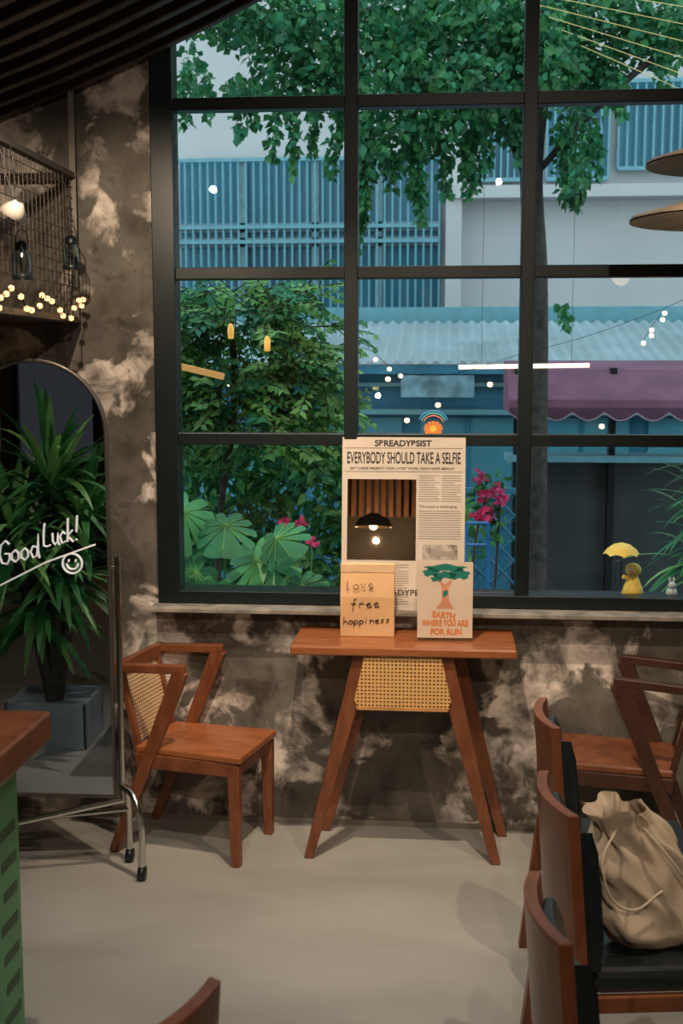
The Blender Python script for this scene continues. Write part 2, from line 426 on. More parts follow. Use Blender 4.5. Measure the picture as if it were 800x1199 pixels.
# ------------------------------------------------------------------ canvas bag
def canvas_bag():
    M['canvas'] = plain("beige_canvas", (.62, .50, .38), .85, 0, .12, 8, .3)
    c = empty("canvas_drawstring_bag", (.905, -1.69, .418), math.radians(12))
    seg = 96; rings = 44; V = []; Fc = []
    for k in range(rings):
        t = k / (rings - 1)
        z = .335 * t
        w = .122 * (1 - .1 * t) if t < .7 else .122 * (.93 - (t - .7) * 1.9)
        d = .075 * (1 - .35 * t)
        if t < .1: w *= .72 + 2.8 * t; d *= .6 + 4 * t
        if t > .9: w += (t - .9) * .25; d += (t - .9) * .15
        ox = -.01 - .10 * t * t
        for i in range(seg):
            a = 2 * PI * i / seg
            f = 1 + (.02 + .16 * max(0, t - .35)) * math.sin(a * 11 + 2.2 * t * 3) + .035 * math.sin(a * 5 - t * 9) + .045 * math.sin(a * 3 + t * 14) + .03 * math.sin(a * 7 + t * 21)
            V.append((ox + w * math.cos(a) * f + .012 * math.sin(t * 17 + a * 2) * min(1, t * 6), d * math.sin(a) * f, z + .012 * math.sin(a * 4 + t * 8) * t))
    for k in range(rings - 1):
        for i in range(seg):
            j = (i + 1) % seg; Fc.append((k * seg + i, k * seg + j, (k + 1) * seg + j, (k + 1) * seg + i))
    Fc.append(tuple(range(seg - 1, -1, -1)))
    mesh("bag_body", V, Fc, M['canvas'], smooth=True, parent=c)
    rope = plain("cotton_cord", (.6, .5, .38), .9)
    tube("cord", [[(-.12, -.05, .30), (-.16, -.075, .22), (-.10, -.085, .12), (-.02, -.085, .16)], [(-.06, -.06, .30), (-.01, -.085, .24), (.05, -.085, .15), (.08, -.09, .05)]], .003, rope, c, True)
    return c
canvas_bag()

# ------------------------------------------------------------------ counter
ct = empty("service_counter")
box("top", (-.86, -3.1, .875), (-.53, -1.72, .945), M['wood'], ct, bevel=.006)
box("body", (-.84, -3.05, 0), (-.575, -1.85, .875), M['woodd'], ct)
M['green'] = plain("green_menu_panel", (.07, .30, .10), .4)
box("green_panel", (-.575, -3.0, .03), (-.563, -1.87, .85), M['green'], ct)
cr = plain("panel_print", (.02, .08, .03), .5)
for i in range(9):
    box("print_line", (-.5628, -1.99 + .01 * (i % 3), .72 - i * .072), (-.562, -1.89, .745 - i * .072), cr, ct)

# ------------------------------------------------------------------ newspaper mirror poster
ps = empty("newspaper_mirror_poster", (.02, -.078, .863)); ps.rotation_euler = (math.radians(-6), 0, 0)
M['paper'] = plain("newsprint", (.64, .56, .48), .7, 0, .06, 6)
M['ink'] = plain("ink", (.02, .02, .022), .6)
M['inkg'] = plain("ink_grey", (.30, .27, .24), .7)
W, H = .455, .64
box("board", (0, 0, 0), (W, .008, H), M['paper'], ps)
def bar(x0, z0, x1, z1, mat, par, y=-.0008): return box("bar", (x0, y, z0), (x1, y + .0006, z1), mat, par)
text("masthead", "SBREADYBSIST", .12, H - .034, .21, .024, M['ink'], ps, -.001, .035)
bar(.01, H - .041, W - .01, H - .0395, M['ink'], ps)
text("headline", "EVERYBODY SHOULD TAKE A SELFIE", .018, H - .098, W - .036, .044, M['ink'], ps, -.001, .018)
text("subhead", "SAY CHEESE PRESENTS THEIR LATEST WORK 'NEWS PAPER MIRROR'", .03, H - .120, W - .07, .010, M['ink'], ps, -.001, .01)
bar(.01, H - .128, W - .01, H - .1265, M['ink'], ps)
box("mirror_inset", (.02, -.0015, .185), (.275, .0, .485), M['mirror'], ps)
L_ = []
def para(x0, x1, z0, z1, step=.0085):
    z = z1
    while z > z0:
        xe = x1 - (rnd.random() * .4 * (x1 - x0) if rnd.random() < .2 else 0)
        L_.append(((x0, -.0008, z - .0028), (xe, -.0002, z))); z -= step
para(.285, .360, .40, .50); para(.368, .440, .40, .50)
para(.285, .440, .26, .37); para(.02, .13, .02, .17); para(.14, .25, .02, .17); para(.285, .44, .02, .075)
boxes("print_columns", L_, M['inkg'], ps)
text("column_head", "The trend is challenging", .285, .378, .14, .012, M['ink'], ps, -.001)
text("lower_head", "READYPET", .15, .055, .16, .022, M['ink'], ps, -.0015, .01)
box("print_photo", (.30, -.001, .19), (.43, -.0003, .245), plain("print_photo_grey", (.4, .36, .32), .7, 0, .6, 30), ps)
box("print_photo_car", (.33, -.0014, .20), (.41, -.001, .222), M['inkg'], ps)

# ------------------------------------------------------------------ paper bag on table
pb = empty("paper_bag", (.125, -.16, .787))
M['kraft'] = plain("kraft_paper", (.68, .41, .21), .8, 0, .1, 10, .3)
w, d, h = .098, .035, .265
V = [(-w, -d, 0), (w, -d, 0), (w, d, 0), (-w, d, 0), (-w, -d, h * .55), (w, -d, h * .55), (w, d, h * .55), (-w, d, h * .55),
     (-w * 1.0, -.008, h - .02), (w * 1.0, -.008, h - .02), (w * 1.0, .008, h - .02), (-w * 1.0, .008, h - .02)]
mesh("bag_body", V, [(0, 1, 5, 4), (1, 2, 6, 5), (2, 3, 7, 6), (3, 0, 4, 7), (4, 5, 9, 8), (5, 6, 10, 9), (6, 7, 11, 10), (7, 4, 8, 11), (0, 3, 2, 1), (8, 9, 10, 11)], M['kraft'], bevel=.003, parent=pb)
box("rolled_top", (-w - .001, -.014, h - .035), (w + .001, .012, h), plain("kraft_light", (.74, .50, .29), .8), pb, bevel=.004)
ink2 = plain("marker_ink", (.03, .02, .018), .6)
tube("handwriting", script_paths("love", -.080, .172, .034, .12, .80, -.0385) + script_paths("free", -.06, .105, .036, .08, .75, -.0375) + script_paths("happiness", -.088, .045, .028, .06, .68, -.0375), .0014, ink2, pb)

# ------------------------------------------------------------------ acrylic sign
sg = empty("acrylic_table_sign", (.405, -.235, .787), math.radians(2))
M['acry'] = thin_glass("acrylic", .05, (.97, .98, .98), .15)
M['signp'] = plain("sign_paper", (.90, .70, .56), .6, 0, .05)
teal = plain("print_teal", (.015, .24, .19), .6); orange = plain("print_orange", (.88, .28, .06), .6); salmon = plain("print_salmon", (.85, .36, .20), .6)
box("sheet", (-.098, -.002, .012), (.098, .002, .285), M['signp'], sg)
box("acrylic_front", (-.102, -.006, .004), (.102, -.005, .290), M['acry'], sg)
box("acrylic_base", (-.105, -.03, 0), (.105, .03, .008), M['acry'], sg)
def poly(name, pts, mat, par, y=-.0026): return mesh(name, [(x, y, z) for x, z in pts], [tuple(range(len(pts)))], mat, parent=par)
for cx, cz, r, q in ((0, .264, .070, .012), (-.050, .248, .028, .014), (.050, .242, .035, .018), (.0, .238, .040, .012), (-.03, .225, .02, .010)):
    poly("tree_crown", [(cx + r * math.cos(a) * (1 + .12 * math.sin(7 * a)), cz + q * math.sin(a) * (1 + .3 * math.sin(5 * a))) for a in [2 * PI * i / 40 for i in range(40)]], teal, sg)
poly("tree_trunk", [(-.024, .225), (.0, .205), (.026, .225), (.013, .19), (.014, .145), (.032, .118), (-.032, .118), (-.012, .145), (-.012, .19)], salmon, sg)
poly("tree_vine", [(-.008, .18), (.009, .185), (.010, .17), (-.006, .155)], teal, sg, -.003)
text("sign_line_1", "EARTH", -.045, .086, .08, .024, orange, sg, -.0032, .04, .1)
text("sign_line_2", "WHERE YOU ARE", -.082, .054, .164, .024, orange, sg, -.0032, .04, .0)
text("sign_line_3", "FOR RUN", -.05, .022, .11, .024, orange, sg, -.0032, .04, 0)

# ------------------------------------------------------------------ arched standing mirror
mr = empty("arched_standing_mirror", (-.985, -.50, 0), math.radians(1))
hw, z0, zs = .25, .27, 1.53
pts = [(-hw, z0), (hw, z0)] + [(hw * math.cos(a), zs + hw * math.sin(a)) for a in [PI * i / 28 for i in range(29)]]
mesh("mirror_glass", [(x, 0, z) for x, z in pts], [tuple(range(len(pts)))], M['mirror'], parent=mr)
prism("mirror_back", pts, 'y', .004, .016, M['black'], mr)
loop = [(x, 0, z) for x, z in pts] + [(pts[0][0], 0, pts[0][1])]
tube("mirror_frame", loop, .008, plain("gunmetal_frame", (.12, .11, .10), .35, .6), mr)
for s in (-1, 1):
    X = s * (hw + .028)
    tube("side_post", [(X, 0, .30), (X, 0, 1.12)], .011, M['chrome'], mr)
    tube("pivot", [(X, 0, 1.08), (s * hw, 0, 1.08)], .007, M['chrome'], mr)
    tube("side_foot", [(X, .08, .05), (X, .078, .20), (X, .05, .28), (X, 0, .305), (X + s * .05, -.05, .29), (X + s * .08, -.07, .20), (X + s * .08, -.07, .05)], .012, M['chrome'], mr, True)
    for (cx, cy) in ((X, .08), (X + s * .08, -.07)):
        o = lathe("caster", [(.001, -.012), (.024, -.012), (.026, 0), (.024, .012), (.001, .012)], M['black'], mr)
        o.rotation_euler = (0, PI / 2, 0); o.location = (cx, cy, .026)
tube("lower_crossbar", [(-hw - .03, -.12, .16), (hw + .03, .0, .26)], .011, M['chrome'], mr)
tube("lower_crossbar_rear", [(-hw - .03, .03, .14), (hw + .03, .07, .20)], .009, M['chrome'], mr)
def mx(u): return (u - 50) / 336.
def mz(v): return 1.78 - (v - 422) / 333.
wr = script_paths("Good", mx(5), mz(653), .082, .22, .78, -.004, .52) + script_paths("Luck!", mx(57), mz(632), .080, .22, .76, -.004, .42)
wr.append([(mx(4), -.004, mz(678)), (mx(60), -.004, mz(650)), (mx(118), -.004, mz(629))])
cx, cz = mx(91), mz(651)
wr.append([(cx + .034 * math.cos(a), -.004, cz + .034 * math.sin(a)) for a in [2 * PI * i / 20 for i in range(21)]])
wr.append([(cx + .02 * math.cos(a), -.004, cz + .02 * math.sin(a)) for a in [PI + PI * i / 8 for i in range(9)]])
wr += [[(cx - .012, -.004, cz + .014), (cx - .012, -.004, cz + .006)], [(cx + .012, -.004, cz + .014), (cx + .012, -.004, cz + .006)]]
tube("handwriting", wr, .0030, M['white'], mr)

# ------------------------------------------------------------------ plants
G1 = leafmat("leaf_dark", (.04, .19, .07)); G2 = leafmat("leaf_mid", (.09, .33, .11)); G3 = leafmat("leaf_light", (.26, .56, .18)); G4 = leafmat("leaf_teal", (.05, .28, .14))
def leaf_geo(V, Fc, p, d, n, L, w):
    d = d.normalized(); s = d.cross(n)
    if s.length < 1e-3: s = d.cross(Vector((1, 0, .3)))
    s.normalize(); nn = s.cross(d); k = len(V)
    V += [p, p + d * L * .4 + s * w * .5 + nn * w * .12, p + d * L, p + d * L * .4 - s * w * .5 + nn * w * .12, p + d * L * .45]
    Fc += [(k, k + 1, k + 4), (k + 1, k + 2, k + 4), (k + 2, k + 3, k + 4), (k + 3, k, k + 4)]
def rv(): return Vector((rnd.gauss(0, 1), rnd.gauss(0, 1), rnd.gauss(0, 1)))
def cloud(V, Fc, MI, c, r, n, L, w, nm=3, droop=.6):
    for _ in range(n):
        q = rv().normalized() * (rnd.random() ** .45)
        p = Vector((c[0] + q.x * r[0], c[1] + q.y * r[1], c[2] + q.z * r[2]))
        d = rv().normalized() + Vector((0, 0, -droop)); s = rnd.uniform(.7, 1.3)
        leaf_geo(V, Fc, p, d, rv(), L * s, w * s)
        MI += [rnd.randrange(nm)] * 4
def T(u, v, y=3.0):   # garden layout three metres beyond the glass
    return Vector(((u - 447) / 194., y, 2.02 + (380 - v) / 200.))

bark = plain("tree_bark", (.06, .052, .045), .9, 0, .4, 20, .5)
tr = empty("street_tree")
tube("trunk", [(.98, 3.0, -.3), (.96, 3.0, 1.3), (.94, 3.0, 2.3), (.90, 3.0, 3.0), (1.0, 3.0, 3.8), (1.1, 3.0, 4.6)], .07, bark, tr, True)
tube("boughs", [[(.92, 3, 2.75), (.72, 3.05, 3.2), (.3, 3.1, 3.7), (-.4, 3.1, 4.0), (-1.1, 3.0, 4.1)], [(.92, 3, 2.9), (1.25, 2.9, 3.25), (1.7, 2.9, 3.6), (2.3, 3, 3.8)], [(.9, 3, 3.0), (.8, 3.1, 3.5), (.3, 3.1, 4.0)]], .02, bark, tr, True)
V = []; Fc = []; MI = []
cl = [(250, 20, 60, 36, 200), (310, 30, 60, 40, 300), (370, 30, 55, 50, 300), (345, 80, 55, 28, 180), (385, 90, 40, 40, 170), (285, 92, 34, 14, 60), (222, 70, 18, 24, 40),
      (450, 40, 70, 60, 440), (530, 40, 80, 65, 560), (600, 50, 60, 60, 460), (470, 110, 60, 50, 340), (540, 120, 65, 40, 360), (590, 130, 45, 30, 180),
      (670, 40, 60, 60, 400), (740, 30, 70, 46, 340), (690, 95, 45, 36, 200), (775, 50, 40, 30, 140), (670, 165, 26, 40, 100), (665, 210, 18, 30, 50), (505, 160, 45, 30, 140),
      (450, 175, 40, 36, 120), (640, 90, 30, 50, 160)]
for u, v, ru, rvv, n in cl:
    c = T(u, v, 2.92 + rnd.uniform(-.3, .25)); cloud(V, Fc, MI, c, (ru / 190, .35, rvv / 190), int(n * 2.2), .058, .047)
for u, v0, v1 in ((345, 120, 205), (330, 110, 190), (375, 110, 185), (395, 120, 210), (222, 85, 150), (240, 90, 140), (425, 150, 300), (436, 150, 290), (430, 120, 265), (485, 170, 240), (497, 170, 262), (520, 170, 235), (545, 160, 235), (552, 160, 225),
                  (565, 160, 210), (600, 150, 190), (610, 130, 175), (655, 150, 245), (668, 180, 250), (683, 160, 215), (280, 100, 165), (300, 100, 150), (760, 70, 120), (715, 100, 150), (460, 180, 225), (405, 100, 170), (655, 360, 385)):
    vv = v0; du = 0
    while vv < v1:
        du += rnd.uniform(-2, 2); f = 1 - (vv - v0) / (v1 - v0)
        cloud(V, Fc, MI, T(u + du, vv, 2.8), (.03 + .04 * f, .05, .03), 6, .055, .043, droop=1.2); vv += 5
mesh("foliage", V, Fc, [G1, G4, G2], MI, parent=tr)

sh = empty("garden_shrub"); V = []; Fc = []; MI = []; stems = []
def S(u, v, y=1.5):
    return Vector(((u - 425) / 232. , y, 1.67 + (450 - v) / 236.))
def frond(p, d, L, n, ll, lw, mi):
    d = d.normalized(); side = d.cross(Vector((0, 0, 1)))
    if side.length < .05: side = Vector((1, 0, 0))
    side.normalize(); path = [p.copy()]
    for i in range(n):
        d = (d + Vector((0, 0, -.05))).normalized(); p = p + d * L / n; path.append(p.copy())
        for s in (-1, 1):
            leaf_geo(V, Fc, p, side * s + d * .5 + Vector((0, 0, rnd.uniform(-.9, .1))), Vector((0, -1.2, 1)) + rv() * .4, ll * rnd.uniform(.8, 1.2), lw)
            MI.extend([mi] * 4)
    stems.append([tuple(q) for q in path])
trunkS = [S(258, 700), S(262, 600), S(275, 510), S(280, 440), S(275, 370)]
for q in trunkS: q.y = 1.35
trunkS[0].z = -.3
for k in range(250):
    v = rnd.uniform(338, 530); spread = 90 if v > 375 else 50
    u = 285 + rnd.gauss(0, 1) * spread * .75
    if u > 395: u = rnd.uniform(300, 395)
    base = S(u, v, 1.35 + rnd.uniform(-.2, .2))
    dirx = (1 if u > 285 else -1) * rnd.uniform(.3, 1)
    for j in range(3):
        frond(base, Vector((dirx + rnd.gauss(0, .5), rnd.gauss(0, .4), rnd.uniform(-.5, .35))), rnd.uniform(.14, .24), 6, .055, .030, rnd.choice((0, 1, 1, 1, 2)))
for k in range(9):
    a = trunkS[rnd.randrange(1, 4)]; b = S(rnd.uniform(215, 385), rnd.uniform(350, 480), 1.35)
    stems.append([tuple(a), tuple((a + b) / 2 + Vector((0, 0, .05))), tuple(b)])
mesh("leaves", V, Fc, [G2, G3, G4], MI, parent=sh)
tube("twigs", stems, .003, bark, sh, res=1); tube("stem", [tuple(p) for p in trunkS], .016, bark, sh, True)

V = []; Fc = []; MI = []
for u, v, ru, rr, n in ((225, 540, 45, 40, 260), (350, 545, 50, 45, 380), (290, 560, 60, 45, 360), (400, 600, 50, 60, 380), (300, 640, 70, 60, 460), (220, 620, 45, 60, 300), (200, 680, 50, 60, 260), (450, 650, 60, 60, 300), (380, 670, 60, 50, 340), (520, 650, 40, 50, 160), (540, 630, 18, 40, 60), (300, 720, 120, 50, 400), (480, 720, 80, 40, 160), (160, 560, 40, 60, 160)):
    cloud(V, Fc, MI, S(u, v, 1.92 + rnd.uniform(-.08, .08)), (ru / 215, .2, rr / 215), n, .085, .042, 5, .1)
hx = S(300, 700).x; hs = len(V)
v, f = beam_geo((hx, 1.95, -.3), (hx, 1.95, .8), .03, .03, (1, 0, 0))
Fc += [tuple(k + hs for k in q) for q in f]; V += v; MI += [0] * 6
mesh("garden_hedge", V, Fc, [G1, G2, G3, G4, G2], MI)

mo = empty("monstera_plant")
def monstera(c, size, yaw, tilt, mat, roll=0):
    n = 180; pts = []
    for i in range(n):
        a = 2 * PI * i / n
        r = .5 * (1 + .25 * math.cos(a)) * (1 - .55 * math.exp(-((a - PI) / .25) ** 2))
        if .35 < a < 2.6 or 2 * PI - 2.6 < a < 2 * PI - .35:
            r *= 1 - .66 * abs(math.sin(a * 6)) ** 10
        pts.append(Vector((r * math.sin(a), 0, -r * math.cos(a))) * size)
    R_ = Matrix.Rotation(yaw, 3, 'Z') @ Matrix.Rotation(tilt, 3, 'X') @ Matrix.Rotation(roll, 3, 'Y')
    V = [Vector(c)] + [Vector(c) + R_ @ (p + Vector((0, abs(p.x) * .35 + p.length * .15, 0))) for p in pts]
    mesh("leaf", V, [(0, i + 1, (i + 1) % n + 1) for i in range(n)], mat, parent=mo)
    rib = [[tuple(Vector(c) + R_ @ Vector((0, -.003, .1 * size))), tuple(Vector(c) + R_ @ Vector((0, .06 * size, -.5 * size)))]]
    for k in range(1, 5):
        a = .35 + k * .5
        for s in (-1, 1):
            q = Vector((math.sin(a) * s, 0, -math.cos(a))) * size * .38; rib.append([tuple(Vector(c) + R_ @ Vector((0, -.003, 0))), tuple(Vector(c) + R_ @ (q + Vector((0, abs(q.x) * .35 + q.length * .15 - .003, 0))))])
    tube("veins", rib, .0022, G3, mo, res=1)
def Q(u, v, y=.9): return Vector(((u - 428) / 258., y, 1.69 + (450 - v) / 262.))
G5 = leafmat("leaf_monstera_light", (.10, .42, .16), .15); G6 = leafmat("leaf_monstera", (.05, .26, .11), .15)
root = Q(265, 790, .9); root.z = -.3
for u, v, s, yw, tl, rl, mt in ((235, 598, .32, .3, -.6, .5, G5), (318, 655, .34, -.2, -.5, -.4, G5), (250, 668, .27, .4, -.7, .9, G6), (345, 625, .24, -.5, -.6, -.9, G6), (285, 612, .26, 0, -.8, 0, G6), (222, 640, .24, .5, -.4, 1.2, G4), (372, 680, .22, -.3, -.6, -.4, G6), (215, 565, .22, .3, -.5, .5, G6), (275, 690, .24, .2, -.4, .2, G5)):
    p = Q(u, v, .72 + rnd.uniform(-.18, .15)); monstera(p, s, yw, tl, mt, rl)
    tube("petiole", [tuple(p), tuple((p + root) / 2 + Vector((0, 0, .12))), tuple(root)], .005, G2, mo, True)

def strap_leaf(V, Fc, p, d, L, w, sag=.12, n=7):
    d = d.normalized(); s = d.cross(Vector((0, 0, 1)))
    if s.length < .05: s = Vector((1, 0, 0))
    s.normalize(); k = len(V)
    for i in range(n + 1):
        t = i / n; ww = w * (1 - t) ** .6 * (.6 + .8 * min(1, t * 3)) * .5
        V.append(p + s * ww); V.append(p - s * ww)
        d = (d + Vector((0, 0, -sag * (0.4 + t)))).normalized(); p = p + d * L / n
    for i in range(n): Fc.append((k + 2 * i, k + 2 * i + 1, k + 2 * i + 3, k + 2 * i + 2))
def dracaena(name, loc, heads, L, w, pot=True, nleaf=60, zb=.1, mats=None):
    e = empty(name, loc); V = []; Fc = []; MI = []
    for hx, hy, hz in heads:
        for i in range(nleaf):
            a = rnd.uniform(0, 2 * PI); el = rnd.uniform(-.25, 1.35)
            d = Vector((math.cos(a) * math.cos(el), math.sin(a) * math.cos(el), math.sin(el))); f0 = len(Fc)
            strap_leaf(V, Fc, Vector((hx, hy, hz + rnd.uniform(-.1, .06))), d, L * rnd.uniform(.7, 1.1), w, rnd.uniform(.10, .24))
            MI += [rnd.randrange(3)] * (len(Fc) - f0)
        tube("stem", [(0, 0, zb), (hx * .4, hy * .4, zb + (hz - zb) * .45), (hx, hy, hz)], .028, bark, e, True)
    mesh("leaves", V, Fc, mats or [G1, G2, G3], MI, parent=e)
    if pot:
        pg = plain("planter_glaze", (.30, .37, .41), .4)
        boxes("planter", [((-.19, -.16, 0), (.19, -.145, .22)), ((-.19, .145, 0), (.19, .16, .22)), ((-.19, -.16, 0), (-.175, .16, .22)), ((.175, -.16, 0), (.19, .16, .22)), ((-.18, -.15, .0), (.18, .15, .19))], pg, e, .004)
    return e
dracaena("potted_dracaena", (-1.38, -1.95, 0), [(.02, .02, 1.22), (-.14, .1, .98), (.15, -.05, 1.02), (.03, .0, .80), (-.06, -.05, .62)], .46, .042, True, 80)
dracaena("garden_dracaena", (1.60, .85, -.3), [(0, 0, 1.45), (.1, .1, 1.65), (-.02, 0, 1.25)], .42, .034, False, 75, 0, [G4, G2, G3])

bg = empty("bougainvillea"); V = []; Fc = []; MI = []
pk = leafmat("pink_bract", (.75, .08, .26))
for u, v, r in ((560, 575, 10), (575, 568, 9), (568, 595, 8), (582, 580, 7), (556, 600, 7), (556, 555, 7)):
    cloud(V, Fc, MI, S(u, v, 1.35), (r / 230, .04, r / 230), 28, .030, .026, 1, 0)
mesh("bracts", V, Fc, [pk], parent=bg)
V = []; Fc = []; MI = []
for u, v in ((565, 590), (578, 600), (560, 570), (572, 560), (570, 620)): cloud(V, Fc, MI, S(u, v, 1.4), (.06, .05, .06), 26, .05, .03, 2, 0)
mesh("leaves", V, Fc, [G2, G1], MI, parent=bg)
gz = lambda u: (S(u, 0, 1.4).x, 1.4, -.3)
tube("canes", [[gz(560), tuple(S(552, 640, 1.4)), tuple(S(565, 570, 1.38))], [gz(563), tuple(S(578, 640, 1.4)), tuple(S(580, 575, 1.38))]], .006, bark, bg, True)
V = []; Fc = []; MI = []
fp = [Vector((-.36, 1.15, 1.03)), Vector((-.28, 1.15, 1.02)), Vector((-.22, 1.12, .93))]
for p in fp: cloud(V, Fc, MI, p, (.025, .02, .022), 22, .026, .022, 1, 0)
pf = empty("pink_flower_bush"); mesh("petals", V, Fc, [pk], parent=pf)
tube("stalks", [[(-.3, 1.2, -.3), tuple(p)] for p in fp], .004, G2, pf)

# ------------------------------------------------------------------ street and buildings
M['asph'] = plain("paving", (.14, .17, .18), .9, 0, .2, 2)
box("street_ground", (-12, .17, -.5), (14, 30, -.3), M['asph'])
M['bwall'] = plain("painted_facade", (.58, .58, .58), .85, 0, .06, 1)
M['bblue'] = plain("blue_paint", (.045, .23, .36), .6, 0, .2, 3)
M['bgl'] = plain("blue_glazing", (.05, .20, .28), .2, 0, .35, .8)
M['bbar'] = plain("window_bars", (.17, .40, .47), .5, 0, .1)
ab = empty("apartment_building")
box("facade", (-9, 9, -.4), (12, 9.4, 9), M['bwall'], ab)
pfr = plain("pale_frame", (.30, .45, .50), .5)
def bwin(x0, x1, z0, z1, nb, mids=(), mul=()):
    box("glazing", (x0, 8.93, z0), (x1, 8.96, z1), M['bgl'], ab)
    L = [((x0 + (x1 - x0) * i / nb - .010, 8.80, z0), (x0 + (x1 - x0) * i / nb + .010, 8.83, z1)) for i in range(nb + 1)]
    for z in (z0, z1) + tuple(mids): L.append(((x0, 8.79, z - .02), (x1, 8.84, z + .02)))
    boxes("security_bars", L, M['bbar'], ab)
    L = []
    for x in mul: L.append(((x - .04, 8.86, z0), (x + .04, 8.94, z1)))
    for z in mids: L.append(((x0, 8.86, z - .05), (x1, 8.93, z + .05)))
    if L: boxes("window_frame", L, pfr, ab)
bwin(-2.57, .31, 2.30, 4.00, 34, (3.28, 3.12), (-1.85, -1.05, -.35))
bwin(.75, 1.25, 3.75, 4.45, 7, ()); bwin(1.45, 2.1, 3.75, 4.6, 8); bwin(2.2, 3.3, 3.85, 4.75, 12)
box("ledge", (.4, 8.7, 3.55), (6, 9, 3.68), M['bwall'], ab); box("band", (-9, 8.85, 2.1), (12, 9, 2.24), M['bbar'], ab)
box("pilaster", (.38, 8.75, -.3), (.55, 9, 6), M['bwall'], ab)

mk = empty("market_shed")
M['roof'] = plain("corrugated_metal", (.36, .45, .48), .6, .1, .2, 2)
V = []; Fc = []; nx = 720
for i in range(nx + 1):
    x = -3.6 + 8.2 * i / nx; dz = .014 * math.sin(i * 2 * PI / 9.)
    V += [(x, 4.95, 1.79 + dz), (x, 6.6, 2.16 + dz)]
for i in range(nx): Fc.append((2 * i, 2 * i + 2, 2 * i + 3, 2 * i + 1))
mesh("corrugated_roof", V, Fc, M['roof'], parent=mk)
box("fascia", (-3.6, 4.97, 1.70), (4.6, 5.0, 1.775), M['bblue'], mk)
box("shed_wall", (-3.6, 5.2, -.3), (4.6, 5.3, 1.75), M['bblue'], mk)
lite = plain("light_blue_panel", (.10, .36, .46), .4, 0, .15, 2)
boxes("shed_panels", [((-3.4 + i * .9, 5.17, .7), (-2.65 + i * .9, 5.2, 1.35)) for i in range(9)], lite, mk)
boxes("shed_panel_rails", [((-3.4 + i * .9 + .36, 5.16, .7), (-3.4 + i * .9 + .39, 5.17, 1.35)) for i in range(9)], M['bblue'], mk)
boxes("shed_ledge", [((-3.6, 5.05, 1.38), (4.6, 5.2, 1.42)), ((-3.6, 5.1, 1.6), (4.6, 5.18, 1.63))], M['bbar'], mk)
boxes("upper_blue_wall", [((-3.6, 6.7, 1.9), (4.6, 6.8, 2.30))], M['bbar'], mk)
box("shop_sign", (.05, 4.93, 1.52), (.62, 4.96, 1.69), plain("shop_sign_panel", (.22, .40, .48), .5, 0, .5, 9), mk)
spheres("shed_reflection_bulbs", [(-.05, 4.9, 1.66), (.34, 4.9, 1.46), (.74, 4.9, 1.62), (-1.3, 4.9, 1.62), (1.6, 4.9, 1.3), (.1, 4.9, 1.34)], .022, M['bulb'], mk)  # warm bulbs added on the shed to resemble reflected lights

aw = empty("scalloped_awning")
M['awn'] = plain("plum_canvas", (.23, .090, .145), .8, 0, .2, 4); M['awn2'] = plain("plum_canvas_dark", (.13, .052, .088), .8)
V = []; Fc = []; n = 96; x0, x1 = .80, 3.2
for i in range(n + 1):
    x = x0 + (x1 - x0) * i / n; sc = .05 * abs(math.sin(PI * i / 8.))
    V += [(x, 4.0, 1.80), (x, 3.55, 1.74), (x, 3.25, 1.55), (x, 3.24, 1.50), (x, 3.24, 1.47 - sc)]
for i in range(n):
    for k in range(4): Fc.append((i * 5 + k, i * 5 + k + 1, i * 5 + 5 + k + 1, i * 5 + 5 + k))
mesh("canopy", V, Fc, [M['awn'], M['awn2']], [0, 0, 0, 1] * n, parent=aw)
mesh("canopy_end", [(x0, 4.0, 1.8), (x0, 3.55, 1.74), (x0, 3.25, 1.55), (x0, 3.24, 1.47), (x0, 4.0, 1.47)], [(0, 1, 2, 3, 4)], M['awn'], parent=aw)
tube("trim_cord", [(x0 + (x1 - x0) * i / n, 3.235, 1.468 - .05 * abs(math.sin(PI * i / 8.))) for i in range(n + 1)], .005, plain("dusty_piping", (.4, .3, .35), .7), aw)
M['dkp'] = plain("dark_panel", (.045, .055, .058), .6, 0, .3, 2)
box("stall_panel", (.85, 3.6, -.3), (3.4, 3.7, 1.16), M['dkp'], aw)
boxes("posts", [((.85 + i * .62, 3.5, -.3), (.89 + i * .62, 3.6, 1.75)) for i in range(5)], M['black'], aw)
box("stall_counter_top", (.8, 3.4, 1.14), (3.4, 3.75, 1.18), M['bbar'], aw)

lf = empty("lattice_fence"); P_ = []
for i in range(7):
    z_ = .35 + i * .13; q = min(.34, 1.05 - z_)
    if q > 0:
        P_.append([(.50, 2.4, z_), (.50 + q, 2.4, z_ + q)]); P_.append([(.84, 2.39, z_), (.84 - q, 2.39, z_ + q)])
tube("lattice", P_, .008, M['bblue'], lf)
boxes("frame", [((.48, 2.38, 1.04), (.86, 2.42, 1.07)), ((.48, 2.38, -.3), (.51, 2.42, 1.07)), ((.83, 2.38, -.3), (.86, 2.42, 1.07))], M['bblue'], lf)
bp = empty("blue_planter_stand"); bb = plain("bright_blue", (.02, .2, .6), .4)
tube("frame", [[(.50, 1.0, -.3), (.50, 1.0, 1.05)], [(.60, 1.0, -.3), (.60, 1.0, 1.05)], [(.50, 1.0, 1.05), (.60, 1.0, 1.05)], [(.5, 1.0, .95), (.60, 1.0, .95)]], .008, bb, bp)

